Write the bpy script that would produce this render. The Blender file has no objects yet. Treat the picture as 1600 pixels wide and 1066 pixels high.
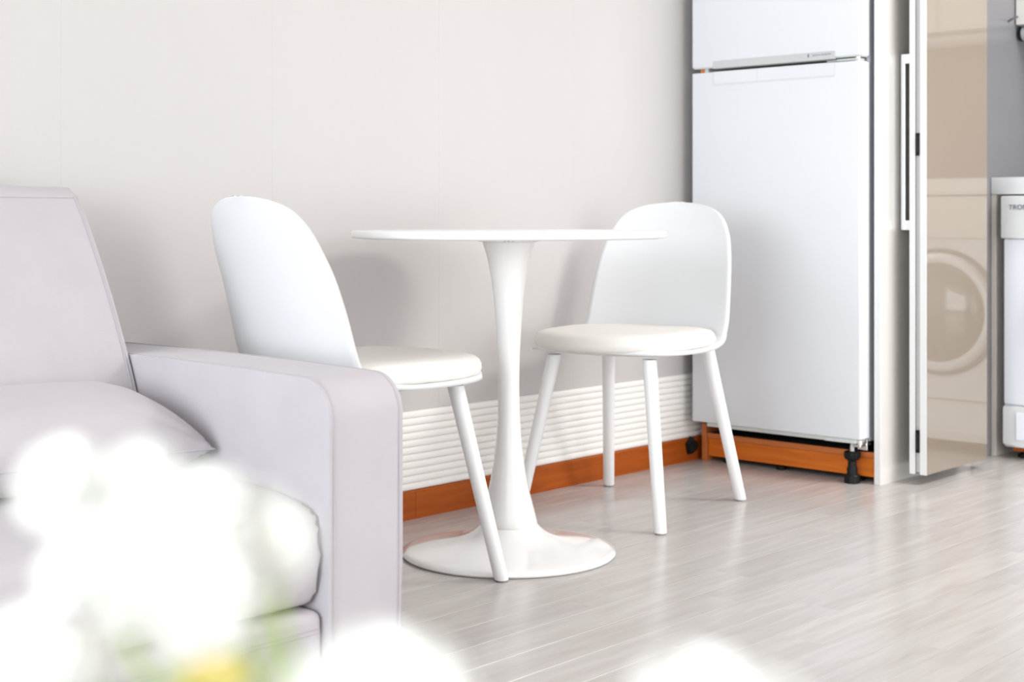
import bpy, bmesh, math, random
from mathutils import Vector, Matrix

random.seed(7)
scene = bpy.context.scene
COL = scene.collection

# ------------------------------------------------------------------ camera
CAM_H = 0.76
F_PX = 2280.0
HEAD = math.atan2(0.674, 0.739)          # heading of the view from +X (the long wall runs along X)
cam_d = bpy.data.cameras.new('camera')
cam_d.sensor_width = 36.0
cam_d.lens = F_PX / 1600.0 * 36.0
cam_d.shift_y = -(533 - 339) / 1600.0
cam_d.clip_start = 0.02
cam_d.dof.use_dof = True
cam_d.dof.focus_distance = 2.95
cam_d.dof.aperture_fstop = 4.6
cam = bpy.data.objects.new('camera', cam_d)
cam.location = (0, 0, CAM_H)
cam.rotation_euler = (math.pi / 2, 0, HEAD - math.pi / 2)
COL.objects.link(cam)
scene.camera = cam

# ------------------------------------------------------------------ light and exposure
world = bpy.data.worlds.new('sky')
scene.world = world
world.use_nodes = True
bg = world.node_tree.nodes['Background']
bg.inputs['Color'].default_value = (0.90, 0.95, 1.0, 1)
bg.inputs['Strength'].default_value = 0.15


CEIL_H = 2.35


def area(name, loc, rot, sx, sy, power, colr):
    d = bpy.data.lights.new(name, 'AREA')
    d.shape = 'RECTANGLE'
    d.size = sx
    d.size_y = sy
    d.energy = power
    d.color = colr
    o = bpy.data.objects.new(name, d)
    o.location = loc
    o.rotation_euler = rot
    COL.objects.link(o)
    return o


# balcony window daylight, then unseen side, corner and ceiling lights added as fill
area('window_daylight', (-3.34, 0.75, 1.22), (0, -math.pi / 2, 0), 2.0, 3.2, 222, (0.88, 0.95, 1.0))
area('side_fill', (3.05, -1.46, 1.16), (math.pi / 2, 0, 0), 2.75, 2.0, 70, (0.985, 0.985, 0.99))  # fill from behind the camera, added to lift the lower room
area('corner_fill', (-1.85, -1.46, 1.16), (math.pi / 2, 0, 0), 2.5, 2.0, 30, (0.94, 0.97, 1.0))  # added fill that softens the shadow on the back wall
area('kitchen_fill', (4.15, 0.3, CEIL_H - 0.065), (0, 0, 0), 0.8, 0.8, 60, (1.0, 0.98, 0.96))  # unseen light over the kitchen, added to even out the brightness

vs = scene.view_settings
vs.view_transform = 'Standard'
vs.look = 'None'
vs.gamma = 1.0
vs.use_curve_mapping = False
vs.exposure = 0.06


# ------------------------------------------------------------------ materials
def mat(name, col, rough=0.5, metal=0.0, spec=0.5, coat=0.0, sheen=0.0, var=0.03, vscale=6.0, bump=0.0,
        bscale=200.0, stretch=(1, 1, 1), emit=None, subsurf=0.0, trans=0.0, alpha=1.0):
    m = bpy.data.materials.new(name)
    m.use_nodes = True
    nt = m.node_tree
    p = nt.nodes['Principled BSDF']
    p.inputs['Roughness'].default_value = rough
    p.inputs['Metallic'].default_value = metal
    p.inputs['Specular IOR Level'].default_value = spec
    p.inputs['Coat Weight'].default_value = coat
    p.inputs['Coat Roughness'].default_value = 0.04
    p.inputs['Sheen Weight'].default_value = sheen
    p.inputs['Transmission Weight'].default_value = trans
    p.inputs['Subsurface Weight'].default_value = subsurf
    tc = nt.nodes.new('ShaderNodeTexCoord')
    mp = nt.nodes.new('ShaderNodeMapping')
    mp.inputs['Scale'].default_value = stretch
    nt.links.new(tc.outputs['Object'], mp.inputs['Vector'])
    n = nt.nodes.new('ShaderNodeTexNoise')
    n.inputs['Scale'].default_value = vscale
    n.inputs['Detail'].default_value = 4
    nt.links.new(mp.outputs['Vector'], n.inputs['Vector'])
    r = nt.nodes.new('ShaderNodeValToRGB')
    c = col
    r.color_ramp.elements[0].position = 0.3
    r.color_ramp.elements[1].position = 0.7
    r.color_ramp.elements[0].color = (c[0] * (1 - var), c[1] * (1 - var), c[2] * (1 - var), 1)
    r.color_ramp.elements[1].color = (min(1, c[0] * (1 + var)), min(1, c[1] * (1 + var)), min(1, c[2] * (1 + var)), 1)
    nt.links.new(n.outputs['Fac'], r.inputs['Fac'])
    nt.links.new(r.outputs['Color'], p.inputs['Base Color'])
    if bump > 0:
        n2 = nt.nodes.new('ShaderNodeTexNoise')
        n2.inputs['Scale'].default_value = bscale
        n2.inputs['Detail'].default_value = 3
        nt.links.new(mp.outputs['Vector'], n2.inputs['Vector'])
        b = nt.nodes.new('ShaderNodeBump')
        b.inputs['Strength'].default_value = bump
        b.inputs['Distance'].default_value = 0.002
        nt.links.new(n2.outputs['Fac'], b.inputs['Height'])
        nt.links.new(b.outputs['Normal'], p.inputs['Normal'])
    return m


def plank_material():
    m = bpy.data.materials.new('whitewashed_plank')
    m.use_nodes = True
    nt = m.node_tree
    N, L = nt.nodes, nt.links
    p = N['Principled BSDF']
    tc = N.new('ShaderNodeTexCoord')
    oi = N.new('ShaderNodeObjectInfo')
    mul = N.new('ShaderNodeVectorMath'); mul.operation = 'SCALE'
    mul.inputs[0].default_value = (13.0, 7.0, 5.0)
    L.new(oi.outputs['Random'], mul.inputs['Scale'])
    add = N.new('ShaderNodeVectorMath'); add.operation = 'ADD'
    L.new(tc.outputs['Object'], add.inputs[0]); L.new(mul.outputs['Vector'], add.inputs[1])
    mp = N.new('ShaderNodeMapping'); mp.inputs['Scale'].default_value = (1.8, 17.0, 1.0)
    L.new(add.outputs['Vector'], mp.inputs['Vector'])
    n1 = N.new('ShaderNodeTexNoise'); n1.inputs['Scale'].default_value = 2.2; n1.inputs['Detail'].default_value = 8
    n1.inputs['Distortion'].default_value = 0.6
    L.new(mp.outputs['Vector'], n1.inputs['Vector'])
    mp2 = N.new('ShaderNodeMapping'); mp2.inputs['Scale'].default_value = (4.0, 90.0, 1.0)
    L.new(add.outputs['Vector'], mp2.inputs['Vector'])
    n2 = N.new('ShaderNodeTexNoise'); n2.inputs['Scale'].default_value = 3.0; n2.inputs['Detail'].default_value = 4
    L.new(mp2.outputs['Vector'], n2.inputs['Vector'])
    mixv = N.new('ShaderNodeMath'); mixv.operation = 'MULTIPLY_ADD'
    mixv.inputs[1].default_value = 0.22; L.new(n2.outputs['Fac'], mixv.inputs[0])
    sc = N.new('ShaderNodeMath'); sc.operation = 'MULTIPLY'; sc.inputs[1].default_value = 0.78
    L.new(n1.outputs['Fac'], sc.inputs[0]); L.new(sc.outputs[0], mixv.inputs[2])
    r = N.new('ShaderNodeValToRGB')
    r.color_ramp.elements[0].position = 0.30
    r.color_ramp.elements[0].color = (0.42, 0.382, 0.358, 1)
    r.color_ramp.elements[1].position = 0.66
    r.color_ramp.elements[1].color = (0.505, 0.472, 0.452, 1)
    L.new(mixv.outputs[0], r.inputs['Fac'])
    # tone of each plank
    hs = N.new('ShaderNodeHueSaturation')
    mr = N.new('ShaderNodeMapRange'); mr.inputs['To Min'].default_value = 0.95; mr.inputs['To Max'].default_value = 1.06
    L.new(oi.outputs['Random'], mr.inputs['Value']); L.new(mr.outputs['Result'], hs.inputs['Value'])
    hs.inputs['Saturation'].default_value = 0.85
    L.new(r.outputs['Color'], hs.inputs['Color'])
    L.new(hs.outputs['Color'], p.inputs['Base Color'])
    p.inputs['Roughness'].default_value = 0.24
    p.inputs['Specular IOR Level'].default_value = 0.5
    b = N.new('ShaderNodeBump'); b.inputs['Strength'].default_value = 0.05; b.inputs['Distance'].default_value = 0.001
    L.new(n2.outputs['Fac'], b.inputs['Height']); L.new(b.outputs['Normal'], p.inputs['Normal'])
    return m


def wood_material(name, c0, c1, axis_scale, rough=0.35):
    m = bpy.data.materials.new(name)
    m.use_nodes = True
    nt = m.node_tree
    N, L = nt.nodes, nt.links
    p = N['Principled BSDF']
    tc = N.new('ShaderNodeTexCoord')
    mp = N.new('ShaderNodeMapping'); mp.inputs['Scale'].default_value = axis_scale
    L.new(tc.outputs['Object'], mp.inputs['Vector'])
    n1 = N.new('ShaderNodeTexNoise'); n1.inputs['Scale'].default_value = 3.0; n1.inputs['Detail'].default_value = 6
    n1.inputs['Distortion'].default_value = 0.8
    L.new(mp.outputs['Vector'], n1.inputs['Vector'])
    r = N.new('ShaderNodeValToRGB')
    r.color_ramp.elements[0].position = 0.3; r.color_ramp.elements[0].color = (*c0, 1)
    r.color_ramp.elements[1].position = 0.7; r.color_ramp.elements[1].color = (*c1, 1)
    L.new(n1.outputs['Fac'], r.inputs['Fac']); L.new(r.outputs['Color'], p.inputs['Base Color'])
    p.inputs['Roughness'].default_value = rough
    p.inputs['Specular IOR Level'].default_value = 0.3
    return m


M = {
    'wallpaper': mat('off_white_wallpaper', (0.54, 0.517, 0.505), 0.75, var=0.012, vscale=3, bump=0.10, bscale=260, stretch=(1, 1, 0.35)),
    'wall': mat('white_paint', (0.82, 0.80, 0.77), 0.8, var=0.01),
    'ceiling': mat('ceiling_paint', (0.86, 0.85, 0.83), 0.85, var=0.01),
    'rib': mat('ribbed_foam_panel', (0.88, 0.86, 0.83), 0.55, var=0.01, bump=0.05, bscale=90),
    'plank': plank_material(),
    'subfloor': mat('subfloor', (0.52, 0.47, 0.43), 0.5, var=0.05),
    'skirting': wood_material('orange_skirting_wood', (0.30, 0.056, 0.003), (0.42, 0.092, 0.006), (1.2, 1, 22), 0.5),
    'plinth': wood_material('orange_plinth_wood', (0.60, 0.135, 0.013), (0.78, 0.20, 0.022), (1, 1.2, 22), 0.38),
    'plinth_edge': wood_material('plinth_edge_band', (0.52, 0.15, 0.040), (0.64, 0.19, 0.055), (1, 1.2, 12), 0.5),
    'black_board': mat('dark_platform_top', (0.018, 0.015, 0.016), 0.7, var=0.1),
    'shell': mat('white_chair_plastic', (0.71, 0.72, 0.735), 0.42, var=0.004),
    'pad': mat('cream_seat_leather', (0.80, 0.775, 0.73), 0.48, var=0.01, bump=0.06, bscale=300),
    'leg': mat('white_leg_lacquer', (0.86, 0.86, 0.865), 0.35, var=0.006),
    'glide': mat('grey_leg_glide', (0.30, 0.29, 0.28), 0.6),
    'table': mat('white_table_lacquer', (0.86, 0.85, 0.84), 0.12, var=0.004, coat=0.4),
    'tabletop': mat('white_table_board', (0.86, 0.86, 0.855), 0.3, var=0.004),
    'sofa': mat('pale_lilac_velour', (0.455, 0.423, 0.447), 0.9, spec=0.2, sheen=0.15, var=0.03, vscale=9, bump=0.16, bscale=420),
    'stitch': mat('sofa_stitching', (0.42, 0.395, 0.42), 0.9, spec=0.1),
    'fridge': mat('fridge_white_enamel', (0.69, 0.705, 0.735), 0.30, var=0.004, bump=0.02, bscale=500),
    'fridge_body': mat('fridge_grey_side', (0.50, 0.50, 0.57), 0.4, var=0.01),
    'fridge_trim': mat('fridge_pale_trim', (0.62, 0.64, 0.62), 0.4, var=0.01),
    'fridge_grip': mat('fridge_grip_grey', (0.52, 0.525, 0.535), 0.35, var=0.01),
    'gasket': mat('fridge_gasket', (0.18, 0.19, 0.18), 0.6),
    'chrome': mat('polished_chrome', (0.85, 0.85, 0.84), 0.18, metal=1.0, var=0.005),
    'black': mat('black_plastic', (0.006, 0.006, 0.007), 0.45, spec=0.25, var=0.1),
    'navy': mat('dark_blue_print', (0.03, 0.05, 0.09), 0.6),
    'grey_print': mat('grey_print', (0.28, 0.30, 0.34), 0.6),
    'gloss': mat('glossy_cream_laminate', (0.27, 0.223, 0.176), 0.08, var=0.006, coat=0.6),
    'gloss_edge': mat('white_edge_band', (0.72, 0.72, 0.715), 0.4, var=0.004),
    'panel': mat('glossy_end_panel', (0.70, 0.68, 0.65), 0.12, var=0.006, coat=0.3),
    'steel': mat('brushed_aluminium', (0.78, 0.79, 0.80), 0.3, metal=0.6, var=0.01),
    'tile': mat('grey_backsplash', (0.19, 0.19, 0.20), 0.22, var=0.02),
    'counter': mat('white_worktop', (0.80, 0.81, 0.82), 0.3, var=0.006),
    'cabinet': mat('cream_cabinet', (0.62, 0.58, 0.53), 0.3, var=0.01),
    'washer': mat('washer_white', (0.82, 0.845, 0.90), 0.3, var=0.004),
    'washer_trim': mat('washer_cream_white', (0.76, 0.77, 0.765), 0.35, var=0.004),
    'dark_ring': mat('dark_grey_ring', (0.10, 0.105, 0.115), 0.35),
    'glass_dark': mat('washer_door_glass', (0.16, 0.17, 0.19), 0.05, coat=1.0),
    'tube': mat('grey_tube', (0.42, 0.43, 0.46), 0.4, metal=0.2),
    'petal': mat('white_petal', (0.82, 0.81, 0.77), 0.6, var=0.02, subsurf=0.0, vscale=60),
    'yellow': mat('yellow_petal', (0.88, 0.74, 0.28), 0.6, var=0.05, vscale=60),
    'petal_base': mat('flower_centre', (0.78, 0.72, 0.36), 0.7, var=0.15, vscale=300),
    'stem': mat('green_stem', (0.42, 0.56, 0.16), 0.55, var=0.1, vscale=40),
    'vase': mat('white_ceramic', (0.82, 0.82, 0.80), 0.25, var=0.01),
    'side_table': mat('white_side_table', (0.80, 0.79, 0.78), 0.4, var=0.01),
}


# ------------------------------------------------------------------ object helpers
def obj(name, mesh, material, parent=None, loc=None):
    if isinstance(mesh, bmesh.types.BMesh):
        me = bpy.data.meshes.new(name)
        bmesh.ops.recalc_face_normals(mesh, faces=mesh.faces[:])
        mesh.to_mesh(me)
        mesh.free()
        mesh = me
    if material is not None and len(mesh.materials) == 0:
        mesh.materials.append(M[material] if isinstance(material, str) else material)
    o = bpy.data.objects.new(name, mesh)
    COL.objects.link(o)
    if parent is not None:
        o.parent = parent
        o.matrix_parent_inverse = parent_inv(parent)
    if loc is not None:
        o.location = loc
    return o


def parent_inv(p):
    m = Matrix.LocRotScale(p.location, p.rotation_euler, p.scale)
    q = p.parent
    if q is not None:
        m = parent_world(q) @ p.matrix_parent_inverse @ m
    return m.inverted()


def parent_world(p):
    m = Matrix.LocRotScale(p.location, p.rotation_euler, p.scale)
    if p.parent is not None:
        m = parent_world(p.parent) @ p.matrix_parent_inverse @ m
    return m


def tag(o, label=None, cat=None, group=None, kind=None):
    if label: o['label'] = label
    if cat: o['category'] = cat
    if group: o['group'] = group
    if kind: o['kind'] = kind
    return o


def empty(name, loc, label=None, cat=None, group=None, kind=None, rz=0.0):
    o = bpy.data.objects.new(name, None)
    o.empty_display_size = 0.05
    o.location = loc
    o.rotation_euler = (0, 0, rz)
    COL.objects.link(o)
    return tag(o, label, cat, group, kind)


def smooth(o, ang=35):
    me = o.data
    for p in me.polygons:
        p.use_smooth = True
    me.set_sharp_from_angle(angle=math.radians(ang))
    return o


def box(x0, x1, y0, y1, z0, z1, bev=0.0, seg=2, bm=None):
    own = bm is None
    if own:
        bm = bmesh.new()
    r = bmesh.ops.create_cube(bm, size=1.0)
    vs_ = r['verts']
    for v in vs_:
        v.co = Vector(((x0 + x1) / 2 + v.co.x * (x1 - x0), (y0 + y1) / 2 + v.co.y * (y1 - y0), (z0 + z1) / 2 + v.co.z * (z1 - z0)))
    if bev > 0:
        es = list({e for v in vs_ for e in v.link_edges})
        bmesh.ops.bevel(bm, geom=es, offset=bev, segments=seg, affect='EDGES', profile=0.5)
    return bm


def lathe(profile, n=48, center=(0, 0), bm=None, cap=True):
    """profile: list of (r, z)"""
    if bm is None:
        bm = bmesh.new()
    rings = []
    for r, z in profile:
        if r < 1e-6:
            rings.append([bm.verts.new((center[0], center[1], z))])
        else:
            rings.append([bm.verts.new((center[0] + r * math.cos(2 * math.pi * k / n), center[1] + r * math.sin(2 * math.pi * k / n), z)) for k in range(n)])
    for a, b in zip(rings, rings[1:]):
        for k in range(n):
            k2 = (k + 1) % n
            if len(a) == 1 and len(b) == 1:
                continue
            if len(a) == 1:
                bm.faces.new((a[0], b[k], b[k2]))
            elif len(b) == 1:
                bm.faces.new((a[k], a[k2], b[0]))
            else:
                bm.faces.new((a[k], a[k2], b[k2], b[k]))
    if cap:
        for rr in (rings[0], rings[-1]):
            if len(rr) > 2:
                bm.faces.new(rr)
    return bm


def tube(path, rad, n=10, bm=None, cap=True):
    if bm is None:
        bm = bmesh.new()
    pts = [Vector(p) for p in path]
    rs = rad if isinstance(rad, (list, tuple)) else [rad] * len(pts)
    rings = []
    up = None
    for i, p in enumerate(pts):
        d = (pts[min(i + 1, len(pts) - 1)] - pts[max(i - 1, 0)]).normalized()
        if up is None:
            up = Vector((0, 0, 1)) if abs(d.z) < 0.9 else Vector((1, 0, 0))
        u = d.cross(up).normalized()
        v = u.cross(d).normalized()
        up = v
        rings.append([bm.verts.new(p + (u * math.cos(2 * math.pi * k / n) + v * math.sin(2 * math.pi * k / n)) * rs[i]) for k in range(n)])
    for a, b in zip(rings, rings[1:]):
        for k in range(n):
            bm.faces.new((a[k], a[(k + 1) % n], b[(k + 1) % n], b[k]))
    if cap:
        bm.faces.new(rings[0]); bm.faces.new(rings[-1])
    return bm


def prism(profile, axis, a0, a1, bev=0.0, seg=3, cuts=0):
    """profile: closed 2D polygon; axis 'x' -> (y,z), 'y' -> (x,z), 'z' -> (x,y)"""
    bm = bmesh.new()

    def P(p, a):
        return (a, p[0], p[1]) if axis == 'x' else ((p[0], a, p[1]) if axis == 'y' else (p[0], p[1], a))
    st = [a0 + (a1 - a0) * i / (cuts + 1) for i in range(cuts + 2)]
    rings = [[bm.verts.new(P(p, a)) for p in profile] for a in st]
    n = len(profile)
    for A, B in zip(rings, rings[1:]):
        for k in range(n):
            bm.faces.new((A[k], A[(k + 1) % n], B[(k + 1) % n], B[k]))
    f0 = bm.faces.new(rings[0]); f1 = bm.faces.new(rings[-1])
    if bev > 0:
        es = list(f0.edges) + list(f1.edges)
        bmesh.ops.bevel(bm, geom=es, offset=bev, segments=seg, affect='EDGES', profile=0.5)
    return bm


def arc(cx, cy, r, a0, a1, n=8):
    return [(cx + r * math.cos(math.radians(a0 + (a1 - a0) * i / n)), cy + r * math.sin(math.radians(a0 + (a1 - a0) * i / n))) for i in range(n + 1)]


def text_mesh(body, size, origin, xdir, ydir, extrude=0.0003, spacing=1.0):
    cu = bpy.data.curves.new('lettering', 'FONT')
    cu.body = body
    cu.size = size
    cu.extrude = extrude
    cu.space_character = spacing
    t = bpy.data.objects.new('lettering_tmp', cu)
    COL.objects.link(t)
    dg = bpy.context.evaluated_depsgraph_get()
    me = bpy.data.meshes.new_from_object(t.evaluated_get(dg))
    bpy.data.objects.remove(t)
    bpy.data.curves.remove(cu)
    X = Vector(xdir); Y = Vector(ydir); Z = X.cross(Y)
    m = Matrix(((X.x, Y.x, Z.x, origin[0]), (X.y, Y.y, Z.y, origin[1]), (X.z, Y.z, Z.z, origin[2]), (0, 0, 0, 1)))
    me.transform(m)
    return me


def spline_rows(tab, sub):
    """Catmull-Rom through the rows (forward, up, half width, wrap, rise), mirrored at both tips"""
    def tip(r):
        return (r[0], r[1], -r[2], r[3], r[4])
    ext = [tip(tab[1])] + list(tab) + [tip(tab[-2])]
    out = []
    for i in range(1, len(ext) - 2):
        p0, p1, p2, p3 = ext[i - 1], ext[i], ext[i + 1], ext[i + 2]
        for k in range(sub):
            t = k / sub
            out.append(tuple(0.5 * (2 * b + (c - a) * t + (2 * a - 5 * b + 4 * c - d) * t * t + (3 * b - a - 3 * c + d) * t ** 3) for a, b, c, d in zip(p0, p1, p2, p3)))
    out.append(tab[-1])
    return out


RX, RY = 0.674, 0.739


def room(right, fwd):
    """a point given by its distance right of and ahead of the photographer's spot, in room axes"""
    return (RX * right + RY * fwd, -RY * right + RX * fwd)


# ------------------------------------------------------------------ the room
YW = 2.665       # long back wall
X_END = 5.02     # kitchen end wall
X_WIN = -3.40    # balcony end
Y_FRONT = -1.52
CEIL = CEIL_H

# floor with single planks
fl = obj('floor', box(X_WIN - 0.1, X_END + 0.1, Y_FRONT - 0.1, YW + 0.1, -0.08, -0.006), 'subfloor')
tag(fl, kind='structure')
PW, PL = 0.09, 0.92


def plank_mesh():
    bm = bmesh.new()
    b = 0.0004
    hx, hy = PL / 2 - 0.0003, PW / 2 - 0.0003
    lo = [bm.verts.new((sx * hx, sy * hy, -0.006)) for sx, sy in ((-1, -1), (1, -1), (1, 1), (-1, 1))]
    mid = [bm.verts.new((sx * hx, sy * hy, -b)) for sx, sy in ((-1, -1), (1, -1), (1, 1), (-1, 1))]
    hi = [bm.verts.new((sx * (hx - b), sy * (hy - b), 0)) for sx, sy in ((-1, -1), (1, -1), (1, 1), (-1, 1))]
    for A, B in ((lo, mid), (mid, hi)):
        for k in range(4):
            bm.faces.new((A[k], A[(k + 1) % 4], B[(k + 1) % 4], B[k]))
    bm.faces.new(hi)
    me = bpy.data.meshes.new('plank')
    bmesh.ops.recalc_face_normals(bm, faces=bm.faces[:])
    bm.to_mesh(me); bm.free()
    me.materials.append(M['plank'])
    return me


pm = plank_mesh()
X_PL = X_WIN
y_edge = 1.70
k0 = -int((y_edge - Y_FRONT) / PW)
rows = []
y = 1.70 - PW * 20
ri = 0
while y < YW:
    off = (0.37 * ri * PL + (0.12 if ri % 3 else 0.3)) % PL
    if abs(y - 1.61) < 0.01: off = (2.43 - X_PL) % PL
    if abs(y - 1.34) < 0.01: off = (2.29 - X_PL) % PL
    x = X_PL + off - PL
    while x < X_END:
        if x + PL > X_PL + 0.05:
            o = bpy.data.objects.new('plank', pm)
            o.location = (x + PL / 2, y + PW / 2, 0)
            COL.objects.link(o)
            o.parent = fl
        x += PL
    y += PW
    ri += 1
# the strip of floor behind the photographer
fr = obj('floor_strip', box(X_WIN, X_END, Y_FRONT, 1.70 - PW * 20 - 0.0005, -0.006, 0), 'plank', fl)

# back wall with wallpaper strips
wb = obj('wall_back', box(X_WIN - 0.1, X_END + 0.1, YW + 0.0006, YW + 0.12, 0, CEIL), 'wall')
tag(wb, kind='structure')
wx = 1.567 - 0.538 * 6
while wx < X_END:
    xa, xb = max(wx + 0.0001, X_WIN), min(wx + 0.538 - 0.0001, X_END)
    if xb - xa > 0.02:
        obj('wallpaper_strip', box(xa, xb, YW - 0.0002, YW + 0.001, 0, CEIL - 0.002), 'wallpaper', wb)
    wx += 0.538

tag(obj('wall_right', box(X_END, X_END + 0.12, Y_FRONT - 0.1, YW, 0, CEIL), 'tile'), kind='structure')
wf = bmesh.new()   # wall behind the photographer with openings for the added fill windows
for q in ((X_WIN - 0.1, -3.15, 0, CEIL), (-0.55, 1.65, 0, CEIL), (-3.15, -0.55, 0, 0.1), (-3.15, -0.55, 2.22, CEIL), (4.45, X_END, 0, CEIL), (1.65, 4.45, 0, 0.1), (1.65, 4.45, 2.22, CEIL)):
    box(q[0], q[1], Y_FRONT - 0.12, Y_FRONT, q[2], q[3], bm=wf)
tag(obj('wall_front', wf, 'wall'), kind='structure')
wl = bmesh.new()
for q in ((Y_FRONT, -0.85, 0, CEIL), (2.35, YW, 0, CEIL), (-0.85, 2.35, 0, 0.12), (-0.85, 2.35, 2.25, CEIL)):
    box(X_WIN - 0.12, X_WIN, q[0], q[1], q[2], q[3], bm=wl)
tag(obj('wall_left', wl, 'wall'), kind='structure')
tag(obj('ceiling', box(X_WIN - 0.1, X_END + 0.1, Y_FRONT - 0.1, YW + 0.1, CEIL, CEIL + 0.1), 'ceiling'), kind='structure')


def window(name, horiz, a0, a1, z0, z1, at, mull):
    e = empty(name, (at, (a0 + a1) / 2, z0) if not horiz else ((a0 + a1) / 2, at, z0), kind='structure')
    t = 0.05
    bars = [(a0, a1, z0, z0 + t), (a0, a1, z1 - t, z1), (a0, a0 + t, z0 + t, z1 - t), (a1 - t, a1, z0 + t, z1 - t)]
    bars += [(m_ - t / 2, m_ + t / 2, z0 + t, z1 - t) for m_ in mull]
    for b in bars:
        bm = box(at - 0.05, at - 0.005, b[0], b[1], b[2], b[3], 0.004) if not horiz else box(b[0], b[1], at - 0.05, at - 0.005, b[2], b[3], 0.004)
        obj('window_frame', bm, 'gloss_edge', e)


cl_ = empty('fill_light_fitting', (4.15, 0.3, CEIL), 'flat white square fitting of an added ceiling fill light above the kitchen floor', 'ceiling light')  # fitting added to carry the unseen kitchen fill light
obj('housing', box(3.7, 4.6, -0.15, 0.75, CEIL - 0.06, CEIL - 0.001, 0.01, 3), 'gloss_edge', cl_)
window('window_1', False, -0.85, 2.35, 0.12, 2.25, X_WIN - 0.03, [0.22, 1.28])
window('corner_fill_window', True, -3.15, -0.55, 0.10, 2.22, Y_FRONT - 0.03, [-1.85])  # unseen frame added around the corner fill light
window('side_fill_window', True, 1.65, 4.45, 0.10, 2.22, Y_FRONT - 0.03, [3.05])  # unseen frame added around the side fill light

# ribbed foam dado along the back wall
SK_H = 0.072
DADO_TOP = 0.271
X_FR = 3.772      # front plane of the wooden plinth under the fridge
tr = obj('trim_1', box(X_WIN, X_FR + 0.5, YW - 0.003, YW, SK_H, DADO_TOP - 0.001), 'rib')
tag(tr, kind='structure')
NR = 11
ph = (DADO_TOP - SK_H) / NR
prof = []
for i in range(9):
    a = -1 + 2 * i / 8
    prof.append((YW - 0.003 - 0.0050 * math.sqrt(max(0, 1 - a ** 2 * 0.96)) ** 0.9, a * ph / 2 * 0.985))
prof = [(YW - 0.002, -ph / 2 * 0.985)] + prof + [(YW - 0.002, ph / 2 * 0.985)]
for i in range(NR):
    zc = SK_H + ph * (i + 0.5)
    o = obj('rib', prism([(p[0], p[1] + zc) for p in prof], 'x', X_WIN, X_FR + 0.5), 'rib', tr)
    smooth(o, 50)

# orange wooden skirting in two lengths
sk = empty('baseboard_back', (1.0, YW, 0), kind='structure')
for xa, xb in ((X_WIN, 2.5495), (2.5505, X_FR + 0.5)):
    obj('skirting_length', prism([(YW, 0), (YW - 0.0115, 0), (YW - 0.0115, SK_H - 0.003), (YW - 0.0085, SK_H), (YW, SK_H)], 'x', xa, xb), 'skirting', sk)

# ------------------------------------------------------------------ kitchen side wall and tall cabinet panel
PANEL_Y0, PANEL_Y1 = 2.012, 2.031
tag(obj('wall_kitchen', box(4.33, X_END, 2.002, 2.10, 0, CEIL), 'tile'), kind='structure')
ep = empty('end_panel', (4.0, 2.02, 0), 'tall glossy cream end panel standing right against the white fridge', 'panel')
obj('board', box(3.7545, 4.328, PANEL_Y0, PANEL_Y1, 0, 2.2), 'panel', ep)
obj('edge_band', box(3.752, 3.7545, PANEL_Y0 - 0.0003, PANEL_Y1, 0, 2.2, 0.0006, 1), 'gloss_edge', ep)

# ------------------------------------------------------------------ wooden plinth the fridge stands on
PLY0, PLY1 = 2.034, 2.628
pl = empty('fridge_plinth', (3.9, 2.3, 0), 'low orange wooden plinth with dark top under the white fridge', 'plinth')
obj('side_post', box(X_FR - 0.006, X_FR + 0.55, 2.617, 2.633, 0, 0.1165, 0.001, 1), 'plinth_edge', pl)
obj('side_post', box(X_FR + 0.001, X_FR + 0.55, 2.0335, 2.044, 0, 0.084, 0.001, 1), 'plinth_edge', pl)
obj('platform_top', box(X_FR + 0.0015, X_FR + 0.55, 2.0445, 2.6165, 0.071, 0.0865, 0.0006, 1), 'black_board', pl)
obj('edge_rail', box(X_FR, X_FR + 0.0015, 2.0345, 2.6165, 0.0705, 0.087, 0.0005, 1), 'plinth_edge', pl)
obj('kick_board', box(X_FR + 0.004, X_FR + 0.02, 2.0445, 2.6150, 0.0155, 0.0695, 0.0008, 1), 'plinth', pl)
for yy in (2.36, 2.10, 2.55):
    smooth(obj('plinth_foot', lathe([(0.015, 0), (0.016, 0.003), (0.016, 0.01), (0.010, 0.016), (0.010, 0.071)], 20, (X_FR + 0.016, yy)), 'black', pl))

# ------------------------------------------------------------------ fridge
FX = 3.700          # door front plane
FY0, FY1 = 2.046, 2.622
fg = empty('fridge', (4.0, 2.33, 0.09), 'tall white two door fridge standing against the back wall', 'fridge')
GAP0, GAP1 = 1.2015, 1.2175
obj('body', box(FX + 0.060, FX + 0.62, FY0 + 0.004, FY1 - 0.004, 0.118, 1.72, 0.006, 2), 'fridge_body', fg)
obj('gasket', box(FX + 0.052, FX + 0.0605, FY0 + 0.014, FY1 - 0.014, 0.14, 1.70), 'gasket', fg)


def door_profile(y0, y1, xf, xb, r):
    p = arc(xf + r, y0 + r, r, 270, 180, 6)         # front corner near side
    p += arc(xf + r * 0.35, y1 - r * 0.35, r * 0.35, 180, 90, 4)
    p += [(xb, y1), (xb, y0)]
    return p


ld = obj('lower_door', prism(door_profile(FY0, FY1, FX, FX + 0.052, 0.006), 'z', 0.1305, GAP0, 0.0025, 2), 'fridge', fg)
smooth(ld, 30)
ud = obj('upper_door', prism(door_profile(FY0, FY1, FX, FX + 0.052, 0.006), 'z', GAP1, 1.71, 0.0025, 2), 'fridge', fg)
smooth(ud, 30)
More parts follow.
